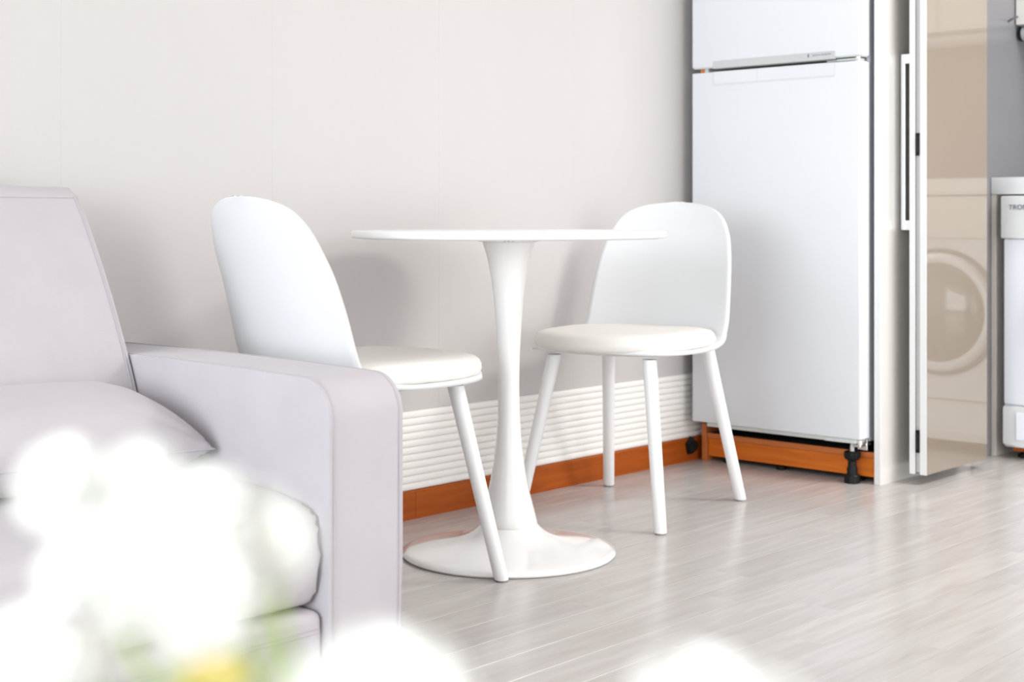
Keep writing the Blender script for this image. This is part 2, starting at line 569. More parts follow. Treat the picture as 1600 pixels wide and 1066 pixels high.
# grip of the upper door: slim grey plate that hangs a little below the door
gy0, gy1 = 2.125, 2.545
gp = [(gy0, 1.2115)] + [(gy0, 1.2345 - 0.004)] + arc(gy0 + 0.006, 1.2345 - 0.006, 0.006, 180, 90, 4) + arc(gy1 - 0.006, 1.2345 - 0.006, 0.006, 90, 0, 4) + [(gy1, 1.2115)]
obj('grip_plate', prism(gp, 'x', FX - 0.0022, FX + 0.004, 0.0006, 1), 'fridge_grip', ud)
obj('grip_underside', box(FX + 0.001, FX + 0.03, gy0 + 0.002, gy1 - 0.002, 1.2085, 1.217, 0.001, 1), 'gasket', ud)
obj('door_trim', box(FX + 0.004, FX + 0.05, FY0 + 0.004, FY1 - 0.004, 1.2145, 1.2176), 'fridge_trim', ud)
# hollow grip of the lower door: a slightly proud frame around a pale recess
rp = [(gy0, GAP0 + 0.0003)] + arc(gy0 + 0.007, 1.1605 + 0.007, 0.007, 180, 270, 4) + arc(gy1 - 0.007, 1.1605 + 0.007, 0.007, 270, 360, 4) + [(gy1, GAP0 + 0.0003)]
obj('grip_insert', prism(rp, 'x', FX - 0.0012, FX + 0.004, 0.0004, 1), 'fridge_trim', ld)
ip = [(gy0 + 0.003, GAP0 + 0.0001), (gy0 + 0.003, 1.1645), (gy1 - 0.004, 1.1645), (gy1 - 0.004, GAP0 + 0.0001)]
obj('grip_face', prism(ip, 'x', FX - 0.0018, FX + 0.003, 0.0004, 1), 'fridge', ld)
obj('grip_divider', box(FX - 0.0022, FX + 0.001, 2.385, 2.388, 1.165, GAP0), 'fridge_trim', ld)
# emblem and small print on the grip
XD, YD = (0, -1, 0), (0, 0, 1)
em = prism(arc(2.2075, 1.2262, 0.0042, 90, -90, 8) + [(2.2115, 1.222), (2.2115, 1.2304)], 'x', FX - 0.0027, FX - 0.002)
obj('emblem', em, 'grey_print', ud)
obj('emblem_bar', box(FX - 0.003, FX - 0.002, 2.2105, 2.2135, 1.2215, 1.2308), 'navy', ud)
obj('lettering', text_mesh('DIGITAL INVERTER', 0.0072, (FX - 0.0026, 2.199, 1.2238), XD, YD), 'grey_print', ud)
# hinges
hg = obj('hinge', box(FX + 0.012, FX + 0.05, FY0 + 0.012, FY0 + 0.115, GAP0 + 0.003, GAP1 - 0.006, 0.002, 2), 'fridge_trim', fg)
obj('hinge_pin', lathe([(0.006, GAP0 + 0.001), (0.0075, GAP0 + 0.004), (0.0075, GAP1 - 0.003)], 16, (FX + 0.02, FY0 + 0.018)), 'chrome', fg)
obj('hinge_spacer', box(FX + 0.015, FX + 0.05, FY1 - 0.05, FY1 - 0.036, GAP0, GAP1, 0.001, 1), 'fridge_trim', fg)
obj('hinge_tab', box(FX + 0.015, FX + 0.05, FY1 - 0.036, FY1 - 0.02, GAP0 + 0.002, GAP1 - 0.002, 0.001, 1), 'plinth_edge', fg)
# bottom rail and lower hinge bracket
obj('bottom_rail', box(FX + 0.012, FX + 0.06, FY0 + 0.03, FY1 - 0.045, 0.117, 0.1300, 0.002, 2), 'fridge_trim', fg)
obj('bottom_rail', box(FX + 0.006, FX + 0.05, FY0 + 0.018, FY0 + 0.12, 0.1165, 0.1295, 0.003, 2), 'fridge_trim', fg)
br = obj('hinge_bracket', box(FX + 0.012, FX + 0.075, FY0 + 0.006, FY0 + 0.030, 0.107, 0.1145, 0.002, 2), 'chrome', fg)
obj('bracket_plate', box(FX + 0.045, FX + 0.05, FY0 + 0.0035, FY0 + 0.034, 0.095, 0.128, 0.001, 1), 'chrome', br)
obj('bracket_pin', lathe([(0.004, 0.112), (0.008, 0.114), (0.008, 0.126), (0.004, 0.1305)], 16, (FX + 0.022, FY0 + 0.014)), 'chrome', br)
obj('body_foot', box(FX + 0.07, FX + 0.10, FY0 + 0.02, FY0 + 0.06, 0.0865, 0.119), 'black', fg)
obj('body_foot', box(FX + 0.55, FX + 0.60, FY0 + 0.02, FY0 + 0.06, 0.0865, 0.119), 'black', fg)
obj('body_foot', box(FX + 0.07, FX + 0.10, FY1 - 0.10, FY1 - 0.06, 0.0865, 0.119), 'black', fg)
obj('body_foot', box(FX + 0.55, FX + 0.60, FY1 - 0.10, FY1 - 0.06, 0.0865, 0.119), 'black', fg)

# levelling leg in front of the plinth
lc = (3.735, 2.091)
lv = empty('levelling_leg', (lc[0], lc[1], 0), 'black screw levelling leg standing under the fridge door corner', 'leveller')
smooth(obj('foot', lathe([(0.0205, 0), (0.0225, 0.002), (0.0225, 0.021), (0.020, 0.0245), (0.0, 0.0245)], 32, lc), 'black', lv))
smooth(obj('stem', lathe([(0.0150, 0.0245), (0.0150, 0.043), (0.0125, 0.046), (0.0120, 0.069)], 24, lc), 'black', lv))
ccl = obj('collar', lathe([(0.012, 0.063), (0.0205, 0.069), (0.0225, 0.074), (0.0225, 0.088), (0.019, 0.091), (0, 0.091)], 32, lc), 'black', lv)
smooth(ccl)
for k in range(8):
    a = 2 * math.pi * k / 8 + 0.2
    obj('grip_rib', box(-0.002, 0.002, -0.0012, 0.0012, 0.074, 0.088, 0.0005, 1), 'black', ccl).location = (lc[0] + 0.0228 * math.cos(a), lc[1] + 0.0228 * math.sin(a), 0)
smooth(obj('bolt', lathe([(0.0062, 0.091), (0.0062, 0.106), (0.0045, 0.109), (0.0045, 0.1165)], 16, lc), 'fridge_trim', lv))

# ------------------------------------------------------------------ folding door (two leaves folded flat)
LX0, LX1 = 3.830, 4.225
fd = empty('folding_door', (4.0, 1.936, 0.03), 'glossy cream folding door, two leaves folded flat beside the fridge panel', 'door')
for (ya, yb) in ((1.9450, 1.9625), (1.9105, 1.9305)):
    lf = obj('leaf', box(LX0 + 0.0015, LX1, ya, yb, 0.03, 2.2, 0.0006, 1), 'gloss', fd)
    obj('edge_band', box(LX0, LX0 + 0.0015, ya - 0.0002, yb + 0.0002, 0.0295, 2.2, 0.0005, 1), 'gloss_edge', lf)
    if ya > 1.94:
        hd = obj('handle', box(3.8575, 3.866, 1.9905, 2.0035, 0.722, 1.228, 0.0015, 2), 'steel', lf)
        for z in (0.722, 1.200):
            obj('handle_post', box(3.8575, 3.871, 1.9625, 1.9905, z, z + 0.028, 0.001, 1), 'steel', hd)
for z in (0.123, 0.966, 1.80):
    h = obj('hinge', box(LX0 - 0.001, LX0 + 0.022, 1.9315, 1.9442, z - 0.032, z + 0.032, 0.001, 1), 'black', fd)
    smooth(obj('knuckle', lathe([(0.0042, z - 0.022), (0.0042, z + 0.022)], 14, (LX0 - 0.002, 1.9378)), 'black', h))
obj('gap_strip', box(LX0 + 0.007, LX0 + 0.011, 1.9307, 1.9448, 0.035, 2.19), 'fridge_grip', fd)  # grey strip added between the leaves to lighten the dark gap

# ------------------------------------------------------------------ kitchen run
CX = 4.452
tag(smooth(obj('worktop', box(CX, X_END - 0.001, 0.70, 2.0015, 0.831, 0.885, 0.004, 2), 'counter')), 'thick white kitchen worktop above the washing machine', 'worktop')
fp = obj('filler_panel', box(4.456, 4.98, 1.985, 2.0015, 0, 0.8305, 0.001, 1), 'cabinet')
tag(fp, 'narrow cream filler panel between folding door and washing machine', 'panel')

WX = 4.43
wy0, wy1 = 1.362, 1.956
wm = empty('washing_machine', (4.7, 1.63, 0), 'white front loading washing machine under the white worktop', 'washing machine')
smooth(obj('body', box(WX + 0.02, WX + 0.56, wy0, wy1, 0.035, 0.826, 0.006, 2), 'washer', wm))


def bulge_panel(y0, y1, z0, z1, depth, bev):
    # front panel, slightly bowed outwards at the middle
    pts = []
    n = 14
    for i in range(n + 1):
        a = -1 + 2 * i / n
        pts.append((WX + 0.022 - depth * (1 - abs(a) ** 4 * 0.55), (y0 + y1) / 2 + a * (y1 - y0) / 2))
    pts += [(WX + 0.03, y1), (WX + 0.03, y0)]
    return prism(pts, 'z', z0, z1, bev, 3)


smooth(obj('front_panel', bulge_panel(wy0 + 0.004, wy1 - 0.004, 0.172, 0.690, 0.022, 0.004), 'washer', wm), 40)
dr = obj('control_panel', bulge_panel(wy0, wy1 + 0.004, 0.692, 0.826, 0.036, 0.005), 'washer_trim', wm)
smooth(dr, 40)
kp = obj('kick_panel', bulge_panel(wy0 + 0.002, wy1, 0.040, 0.168, 0.024, 0.010), 'washer_trim', wm)
smooth(kp, 40)
obj('kick_inset', box(WX - 0.0035, WX + 0.01, wy0 + 0.045, wy1 - 0.047, 0.062, 0.148, 0.003, 2), 'washer', kp)
obj('lettering', text_mesh('TROMM', 0.0215, (WX - 0.0150, 1.9265, 0.783), XD, YD, 0.0006, 1.05), 'navy', dr)
dcy, dcz = 1.66, 0.452


def disc_x(profile, n=56):
    bm = lathe([(r, -h) for r, h in profile], n)
    bmesh.ops.rotate(bm, verts=bm.verts[:], cent=(0, 0, 0), matrix=Matrix.Rotation(math.pi / 2, 3, 'Y'))
    bmesh.ops.translate(bm, verts=bm.verts[:], vec=(WX, dcy, dcz))
    return bm


# profile heights: positive = towards the room (-X)
wd = obj('door', disc_x([(0.192, -0.012), (0.192, 0.012), (0.186, 0.022), (0.178, 0.026), (0.166, 0.026), (0.160, 0.022), (0.160, -0.012)]), 'washer', wm)
smooth(wd, 40)
smooth(obj('door_ring', disc_x([(0.206, -0.02), (0.206, 0.004), (0.202, 0.009), (0.191, 0.009), (0.191, -0.02)]), 'dark_ring', wd), 40)
smooth(obj('door_glass', disc_x([(0.161, 0.0), (0.160, 0.020), (0.13, 0.036), (0.08, 0.046), (0.0, 0.050)], 48), 'glass_dark', wd), 40)
for yy in (wy1 - 0.045, wy0 + 0.045):
    for xx in (WX + 0.07, WX + 0.50):
        smooth(obj('foot', lathe([(0.020, 0), (0.021, 0.004), (0.021, 0.010), (0.009, 0.014), (0.009, 0.037)], 20, (xx, yy)), 'black', wm))
obj('transit_bracket', box(WX + 0.035, WX + 0.10, wy1 - 0.10, wy1 - 0.02, 0.022, 0.036, 0.002, 1), 'skirting', wm)

bc = empty('base_cabinet', (4.72, 1.0, 0), 'cream base cabinet on the far side of the washing machine', 'cabinet')
obj('carcass', box(CX + 0.03, X_END - 0.002, 0.72, 1.352, 0.10, 0.8305), 'cabinet', bc)
obj('kick_board', box(CX + 0.08, CX + 0.10, 0.72, 1.352, 0, 0.10), 'cabinet', bc)
for ya, yb in ((0.722, 1.021), (1.024, 1.350)):
    d = obj('door', box(CX + 0.008, CX + 0.029, ya, yb, 0.105, 0.828, 0.0015, 1), 'gloss', bc)
    obj('handle', box(CX - 0.012, CX + 0.008, (ya + yb) / 2 - 0.06, (ya + yb) / 2 + 0.06, 0.78, 0.79, 0.002, 1), 'steel', d)

UX = 4.636
uc = empty('wall_cabinet', (4.83, 1.6, 1.386), 'cream wall cabinet hanging above the washing machine', 'cabinet')
obj('carcass', box(UX + 0.022, X_END - 0.002, 1.10, 1.999, 1.386, 2.2), 'cabinet', uc)
for ya, yb in ((1.102, 1.547), (1.550, 1.9985)):
    obj('door', box(UX, UX + 0.02, ya, yb, 1.388, 2.2, 0.0012, 1), 'panel', uc)
ut = empty('tube_lamp', (UX + 0.035, 1.7, 1.34), 'grey tube under the wall cabinet with a black end ring', 'lamp')
TX, TZ, TR = UX + 0.030, 1.3605, 0.0235
smooth(obj('tube', tube([(TX, 1.985, TZ), (TX, 1.45, TZ)], TR, 28), 'tube', ut), 40)
smooth(obj('end_cap', tube([(TX, 1.9935, TZ), (TX, 1.9855, TZ)], [TR * 1.04, TR * 1.04], 28), 'black', ut), 40)
obj('mount', box(TX - 0.01, TX + 0.05, 1.50, 1.95, 1.372, 1.386), 'tube', ut)
hk = tube([(4.585, 2.003, 1.394), (4.583, 1.985, 1.402), (4.592, 1.972, 1.408)], 0.0035, 8)
tag(obj('wall_peg', hk, 'dark_ring'), 'tiny grey peg on the grey kitchen wall beside the folding door', 'peg')

# ------------------------------------------------------------------ black rubber stop on the skirting
bs = bmesh.new()
outline = [(-0.021, 0.047), (-0.008, 0.058), (-0.003, 0.068), (0.001, 0.060), (0.014, 0.052), (0.019, 0.040), (0.019, 0.028), (0.006, 0.017), (-0.008, 0.011), (-0.014, 0.014), (-0.018, 0.034)]
yb = YW - 0.0118
c0 = bs.verts.new((3.733, yb - 0.022, 0.045))
r0 = [bs.verts.new((3.733 + p[0] * 1.3, yb, p[1] + 0.010)) for p in outline]
r1 = [bs.verts.new((3.733 + p[0] * 1.15 + 0.001, yb - 0.014, (p[1] - 0.04) * 0.88 + 0.05)) for p in outline]
n = len(outline)
for k in range(n):
    bs.faces.new((r0[k], r0[(k + 1) % n], r1[(k + 1) % n], r1[k]))
    bs.faces.new((r1[k], r1[(k + 1) % n], c0))
bs.faces.new(r0)
tag(obj('rubber_stop', bs, 'black'), 'crumpled black stop stuck on the orange skirting beside the fridge', 'stop')

# ------------------------------------------------------------------ tulip table
TC = (2.432, 2.228)
tb = empty('tulip_table', (TC[0], TC[1], 0), 'round white tulip pedestal table between the two white chairs', 'table')
base_prof = [(0.236, 0.0), (0.2405, 0.0015), (0.242, 0.005), (0.2395, 0.0095), (0.225, 0.0135), (0.195, 0.0185), (0.165, 0.0235), (0.135, 0.029), (0.112, 0.035), (0.094, 0.0425), (0.080, 0.051), (0.070, 0.0605), (0.066, 0.066)]
smooth(obj('base', lathe(base_prof, 96, TC), 'table', tb), 50)
col = [(0.0650, 0.0662), (0.0655, 0.068), (0.0600, 0.090), (0.0540, 0.113), (0.0470, 0.140), (0.0400, 0.175), (0.0335, 0.215), (0.0285, 0.258), (0.0255, 0.305), (0.0240, 0.360), (0.0240, 0.400), (0.0255, 0.455), (0.0290, 0.515), (0.0340, 0.575), (0.0405, 0.625), (0.0480, 0.665), (0.0560, 0.692), (0.0600, 0.703)]
smooth(obj('column', lathe(col, 64, TC), 'table', tb), 50)
mp_ = obj('mounting_plate', lathe([(0.060, 0.7032), (0.064, 0.7034), (0.088, 0.7085), (0.090, 0.7108)], 64, TC), 'table', tb)
smooth(mp_, 50)
for k in range(3):
    a = HEAD + math.pi + (k - 1) * 0.11
    smooth(obj('screw', lathe([(0.0, 0.7055), (0.0018, 0.7055), (0.0018, 0.7085)], 10, (TC[0] + 0.079 * math.cos(a), TC[1] + 0.079 * math.sin(a))), 'glide', mp_))
top = [(0.0, 0.7108), (0.30, 0.7108), (0.340, 0.7112), (0.3520, 0.7135), (0.3545, 0.7165), (0.3545, 0.7265), (0.3535, 0.7285), (0.3510, 0.7295), (0.0, 0.7295)]
smooth(obj('tabletop', lathe(top, 128, TC, cap=False), 'tabletop', tb), 50)


# ------------------------------------------------------------------ chairs
def chair_shell():
    # s: front edge of the seat -> top of the back ; rows: s, forward, up, half width, wrap forward, rise of the sides
    tab = [
        (0.00, 0.255, 0.4310, 0.000, 0.00, 0.000),
        (0.02, 0.2535, 0.4300, 0.056, 0.00, 0.001),
        (0.045, 0.247, 0.4270, 0.110, 0.00, 0.003),
        (0.08, 0.231, 0.4235, 0.156, 0.00, 0.006),
        (0.15, 0.182, 0.4180, 0.197, 0.00, 0.009),
        (0.25, 0.098, 0.4130, 0.216, 0.00, 0.012),
        (0.36, -0.010, 0.4120, 0.2205, 0.00, 0.014),
        (0.44, -0.085, 0.4160, 0.2185, 0.010, 0.019),
        (0.49, -0.130, 0.4250, 0.2140, 0.026, 0.022),
        (0.53, -0.160, 0.4410, 0.2095, 0.042, 0.021),
        (0.57, -0.178, 0.4640, 0.2090, 0.050, 0.016),
        (0.62, -0.191, 0.5030, 0.2075, 0.053, 0.008),
        (0.70, -0.207, 0.5720, 0.2035, 0.052, 0.002),
        (0.78, -0.222, 0.6420, 0.1960, 0.045, 0.000),
        (0.84, -0.234, 0.6920, 0.1855, 0.036, 0.000),
        (0.88, -0.242, 0.7250, 0.1740, 0.031, 0.000),
        (0.915, -0.2485, 0.7520, 0.1580, 0.025, 0.000),
        (0.945, -0.2530, 0.7735, 0.1350, 0.018, 0.000),
        (0.970, -0.2565, 0.7885, 0.1000, 0.011, 0.000),
        (0.988, -0.2590, 0.7972, 0.0540, 0.004, 0.000),
        (1.00, -0.2600, 0.8002, 0.000, 0.00, 0.000),
    ]
    ss = spline_rows([r[1:] for r in tab], 4)
    NS, NT = len(ss) - 1, 22
    bm = bmesh.new()
    rows_ = []
    for i, (f, z, w, wrap, rise) in enumerate(ss):
        w = max(w, 0)
        if i in (0, NS):
            rows_.append([bm.verts.new((f, 0, z))])
            continue
        row = []
        for j in range(NT + 1):
            t = -1 + 2 * j / NT
            t = math.sin(t * math.pi / 2) * 0.5 + t * 0.5
            q = abs(t) ** 2.2
            row.append(bm.verts.new((f + wrap * q, w * t, z + rise * q)))
        rows_.append(row)
    for a, b in zip(rows_, rows_[1:]):
        for j in range(NT):
            if len(a) == 1:
                bm.faces.new((a[0], b[j + 1], b[j]))
            elif len(b) == 1:
                bm.faces.new((a[j], a[j + 1], b[0]))
            else:
                bm.faces.new((a[j], a[j + 1], b[j + 1], b[j]))
    me = bpy.data.meshes.new('shell')
    bmesh.ops.recalc_face_normals(bm, faces=bm.faces[:])
    bm.to_mesh(me); bm.free()
    me.materials.append(M['shell'])
    return me


def chair_pad():
    # cream cushion: rounded outline with a soft puffed section
    bm = bmesh.new()
    NA, NR_ = 72, 14

    def outline(a):
        c, s = math.cos(a), math.sin(a)
        n_ = 3.0
        r = (abs(c) ** n_ + abs(s) ** n_) ** (-1 / n_)
        x = r * c
        y_ = r * s
        w = 0.209 * (1 - 0.02 * x)
        return 0.046 + 0.224 * x, w * y_
    def base(x, y_):
        q = abs(y_ / 0.22) ** 2.2
        return 0.4215 + 0.009 * max(0, (x - 0.09) / 0.17) ** 2 + 0.011 * q + 0.010 * max(0, (-x - 0.08) / 0.1) ** 2
    rings = []
    sect = []
    for i in range(NR_ + 1):
        a = -math.pi / 2 + (math.pi) * i / NR_
        sect.append((a,))
    prof = [(0.90, -0.004), (0.955, -0.0035), (0.985, 0.001), (1.0, 0.009), (0.996, 0.018), (0.978, 0.0265), (0.945, 0.033), (0.89, 0.0375), (0.80, 0.0405), (0.65, 0.0425), (0.45, 0.0438), (0.22, 0.0445)]
    for k_, h in prof:
        ring = []
        for k in range(NA):
            a = 2 * math.pi * k / NA
            x, y_ = outline(a)
            x2, y2 = 0.046 + (x - 0.046) * k_, y_ * k_
            h_ = h * 1.1
            wob = 0.0007 * math.sin(a * 23) * (1 if h < 0.012 else 0.3)
            ring.append(bm.verts.new((x2, y2, base(x2, y2) + h_ + wob)))
        rings.append(ring)
    ctr = bm.verts.new((0.046, 0, base(0.046, 0) + 0.0447 * 1.1))
    for a, b in zip(rings, rings[1:]):
        for k in range(NA):
            bm.faces.new((a[k], a[(k + 1) % NA], b[(k + 1) % NA], b[k]))
    for k in range(NA):
        bm.faces.new((rings[-1][k], rings[-1][(k + 1) % NA], ctr))
    bm.faces.new(rings[0])
    return bm


def chair(name, c, heading, label):
    e = empty(name, (c[0], c[1], 0), label, 'chair', 'white shell dining chairs at the table', rz=heading)

    def part(nm, bm, m, p=e):
        me = bm
        if isinstance(bm, bmesh.types.BMesh):
            me = bpy.data.meshes.new(nm)
            bmesh.ops.recalc_face_normals(bm, faces=bm.faces[:])
            bm.to_mesh(me); bm.free()
            me.materials.append(M[m])
        o = bpy.data.objects.new(nm, me)
        COL.objects.link(o)
        o.parent = p
        return o
    sh = part('shell', chair_shell(), 'shell')
    sol = sh.modifiers.new('thickness', 'SOLIDIFY')
    sol.thickness = 0.011
    sol.offset = 0.0
    smooth(sh, 60)
    smooth(part('seat_cushion', chair_pad(), 'pad'), 60)
    for ff, ll, tf, tl in ((0.2475, 0.2, 0.1755, 0.135), (0.2475, -0.2, 0.1755, -0.135), (-0.2415, 0.2, -0.142, 0.148), (-0.2415, -0.2, -0.142, -0.148)):
        bm = bmesh.new()
        ring = []
        zt = 0.409
        for z, r in ((0.0035, 0.0145), (0.006, 0.0155), (0.12, 0.0160), (0.28, 0.0168), (zt, 0.0180)):
            k = z / zt
            cx, cy = ff + (tf - ff) * k, ll + (tl - ll) * k
            ring.append([bm.verts.new((cx + r * math.cos(2 * math.pi * i / 24), cy + r * math.sin(2 * math.pi * i / 24), z)) for i in range(24)])
        for a, b in zip(ring, ring[1:]):
            for k in range(24):
                bm.faces.new((a[k], a[(k + 1) % 24], b[(k + 1) % 24], b[k]))
        bm.faces.new(ring[0]); bm.faces.new(ring[-1])
        lg = smooth(part('leg', bm, 'leg'), 40)
        part('glide', lathe([(0.0125, 0), (0.0135, 0.001), (0.0135, 0.0036)], 20, (ff, ll)), 'glide', lg)
    return e


chair('dining_chair', (2.005, 2.287), math.radians(-5), 'white shell chair behind the sofa armrest, its back towards the camera')
chair('dining_chair', (3.027, 2.333), math.radians(190.6), 'white shell chair in front of the fridge with all its legs visible')

# ------------------------------------------------------------------ sofa
SX0, SX1 = -0.45, 1.495
so = empty('sofa', (0.6, 2.2, 0), 'pale lilac grey fabric sofa against the back wall', 'sofa')
ARM_T = 0.507


def arm_profile():
    r = 0.064
    p = [(1.752, 0.03)]
    p += [(1.750, 0.2)]
    p += arc(1.750 + r, ARM_T - 0.004 - r, r, 180, 92, 10)
    p += [(2.0, ARM_T), (2.3, ARM_T + 0.002), (2.60, ARM_T), (2.64, ARM_T - 0.02), (2.642, 0.03)]
    return p


def armrest(x0, x1):
    a = obj('armrest', prism(arm_profile(), 'x', x0, x1, 0.0085, 3, cuts=3), 'sofa', so)
    smooth(a, 40)
    for xs, sgn in ((x0 + 0.0085, -1), (x1 - 0.0085, 1)):
        path = [(xs, p[0], p[1]) for p in arm_profile()[:-1]]
        path = [(xs, 1.7495, 0.035), (xs, 1.7475, 0.2)] + [(xs, p[0] - 0.0006, p[1] + 0.0003) for p in arm_profile()[2:-2]]
        obj('stitch_line', tube(path, 0.0009, 6), 'stitch', a)
    return a


armrest(1.495, 1.652)
armrest(SX0 - 0.157, SX0)
# seat base
bs_ = obj('seat_base', box(SX0 + 0.001, SX1 - 0.001, 1.762, 2.62, 0.03, 0.142, 0.016, 4), 'sofa', so)
smooth(bs_, 40)
for zz in (0.1155, 0.1085):
    obj('stitch_line', tube([(SX0 + 0.01, 1.7617, zz), (SX1 - 0.012, 1.7617, zz)], 0.0008, 6), 'stitch', bs_)


def cushion_profile():
    y0, y1, z0, z1, r = 1.768, 2.335, 0.147, 0.306, 0.034
    p = [(y0 + r, z0)] + arc(y0 + r, z0 + r * 0.8, r * 0.8, 270, 190, 6)[1:]
    p += [(y0 - 0.003, 0.20), (y0 - 0.005, 0.23), (y0 - 0.002, 0.262)]
    p += arc(y0 + r * 1.25, z1 - r * 1.25, r * 1.25, 170, 90, 8)
    p += [(y0 + (y1 - y0) * t, z1 + 0.016 * math.sin(math.pi * t) ** 0.8) for t in (0.2, 0.35, 0.5, 0.65, 0.8, 0.92)]
    p += [(y1, z1 - 0.01), (y1, z0)]
    return p


for xa, xb in ((0.52, 1.489), (SX0 + 0.006, 0.512)):
    q = obj('seat_cushion', prism(cushion_profile(), 'x', xa, xb, 0.011, 3, cuts=10), 'sofa', so)
    smooth(q, 45)
    for xs in (xa + 0.004, xb - 0.004):
        obj('stitch_line', tube([(xs, p[0] + 0.0025, p[1]) for p in cushion_profile()[2:12]] + [(xs, p[0], p[1] - 0.0025) for p in cushion_profile()[14:]][:7], 0.0008, 6), 'stitch', q)


def back_profile():
    lo = Vector((2.205, 0.22)); hi = Vector((2.474, 0.800))
    pts = []
    for i in range(13):
        t = i / 12
        p = lo.lerp(hi, t)
        nrm = Vector((-(hi.y - lo.y), (hi.x - lo.x))).normalized()
        p = p + nrm * (0.032 * math.sin(math.pi * t) ** 0.8)
        pts.append((p.x, p.y))
    pts += [(2.4795, 0.8065), (2.490, 0.8125), (2.505, 0.8155), (2.54, 0.818), (2.59, 0.817), (2.625, 0.807), (2.642, 0.785), (2.645, 0.6), (2.645, 0.22)]
    return pts


for xa, xb in ((0.515, 1.490), (SX0 + 0.004, 0.508)):
    b = obj('backrest', prism(back_profile(), 'x', xa, xb, 0.010, 4, cuts=6), 'sofa', so)
    smooth(b, 50)
    obj('stitch_line', tube([(xa + 0.006, 2.4705, 0.796), (xb - 0.006, 2.4705, 0.796)], 0.0009, 6), 'stitch', b)
    obj('stitch_line', tube([(xb - 0.0085, p[0] - 0.0012, p[1]) for p in back_profile()[3:13]], 0.0011, 6), 'stitch', b)
for xx in (SX0 - 0.07, 0.5, 1.575):
    for yy in (1.82, 2.55):
        smooth(obj('foot', lathe([(0.020, 0), (0.022, 0.003), (0.024, 0.032)], 20, (xx, yy)), 'black', so))


# ------------------------------------------------------------------ lumbar pillow on the sofa
def pillow(L_, W_, T_):
    bm = bmesh.new()
    NU, NV = 60, 36
    rnd = random.Random(3)
    top_, bot = [], []
    for i in range(NU + 1):
        u = -1 + 2 * i / NU
        u = math.sin(u * math.pi / 2) * 0.6 + u * 0.4
        rt, rb = [], []
        for j in range(NV + 1):
            v = -1 + 2 * j / NV
            v = math.sin(v * math.pi / 2) * 0.6 + v * 0.4
            # edges bow inwards between the corners
            x = L_ / 2 * u * (1 - 0.035 * (1 - v * v) * abs(u) ** 3)
            y_ = W_ / 2 * v * (1 - 0.05 * (1 - u ** 4) * abs(v) ** 3)
            h = T_ / 2 * (max(0, 1 - abs(u) ** 4.5) ** 0.55) * (max(0, 1 - abs(v) ** 2.6) ** 0.55)
            # folds fanning from the corners
            cu, cv = 1 - abs(u), 1 - abs(v)
            d = math.hypot(cu, cv)
            ang = math.atan2(cv, cu)
            h += 0.0060 * math.sin(ang * 13 + u * 3) * math.exp(-d * 3.2) * min(1, d * 6)
            edge_ = i in (0, NU) or j in (0, NV)
            vt = bm.verts.new((x, y_, 0 if edge_ else h))
            rt.append(vt)
            rb.append(vt if edge_ else bm.verts.new((x, y_, -h)))
        top_.append(rt); bot.append(rb)
    for i in range(NU):
        for j in range(NV):
            bm.faces.new((top_[i][j], top_[i + 1][j], top_[i + 1][j + 1], top_[i][j + 1]))
            try:
                bm.faces.new((bot[i][j], bot[i][j + 1], bot[i + 1][j + 1], bot[i + 1][j]))
            except ValueError:
                pass
    return bm


PIL_L, PIL_W, PIL_T = 0.56, 0.292, 0.148
pe = empty('lumbar_pillow', (1.199, 2.170, 0.403), 'pale lilac lumbar pillow leaning in the corner of the sofa', 'pillow')
pe.rotation_euler = (math.radians(11.5), math.radians(1.0), 0)
po = bpy.data.objects.new('pillow_body', bpy.data.meshes.new('pillow_body'))
bm = pillow(PIL_L, PIL_W, PIL_T)
bmesh.ops.recalc_face_normals(bm, faces=bm.faces[:])
bm.to_mesh(po.data); bm.free()
po.data.materials.append(M['sofa'])
COL.objects.link(po); po.parent = pe
smooth(po, 75)
pts = []
for k in range(120):
    a = k / 120 * 4
    s_ = int(a); t = -1 + 2 * (a - s_)
    u, v = ((t, -1), (1, t), (-t, 1), (-1, -t))[s_]
    pts.append((PIL_L / 2 * u * (1 - 0.035 * (1 - v * v) * abs(u) ** 3), PIL_W / 2 * v * (1 - 0.05 * (1 - u ** 4) * abs(v) ** 3), 0))
pts.append(pts[0])
bm = tube(pts, 0.0016, 6, cap=False)
me = bpy.data.meshes.new('seam'); bm.to_mesh(me); bm.free(); me.materials.append(M['stitch'])
sm_ = bpy.data.objects.new('seam', me); COL.objects.link(sm_); sm_.parent = pe

# ------------------------------------------------------------------ bouquet close to the camera
VR, VF = -0.030, 0.400
vx, vy = room(VR, VF)
st = empty('side_table', (vx, vy, 0), 'small white round side table under the flower vase', 'side table')
smooth(obj('tabletop', lathe([(0.0, 0.40), (0.165, 0.40), (0.17, 0.405), (0.17, 0.415), (0.165, 0.42), (0.0, 0.42)], 48, (vx, vy)), 'side_table', st))
for k in range(3):
    a = 2 * math.pi * k / 3 + 0.4
    obj('leg', tube([(vx + 0.15 * math.cos(a), vy + 0.15 * math.sin(a), 0.0), (vx + 0.10 * math.cos(a), vy + 0.10 * math.sin(a), 0.402)], 0.011, 12), 'side_table', st)
vz = 0.42
tag(smooth(obj('vase', lathe([(0.0, vz), (0.036, vz), (0.042, vz + 0.01), (0.048, vz + 0.05), (0.046, vz + 0.09), (0.036, vz + 0.12), (0.034, vz + 0.135), (0.031, vz + 0.134), (0.033, vz + 0.12), (0.042, vz + 0.09), (0.043, vz + 0.05), (0.036, vz + 0.014), (0.0, vz + 0.012)], 48, (vx, vy), cap=False), 'vase')),
    'white vase holding the white flowers in the foreground', 'vase')


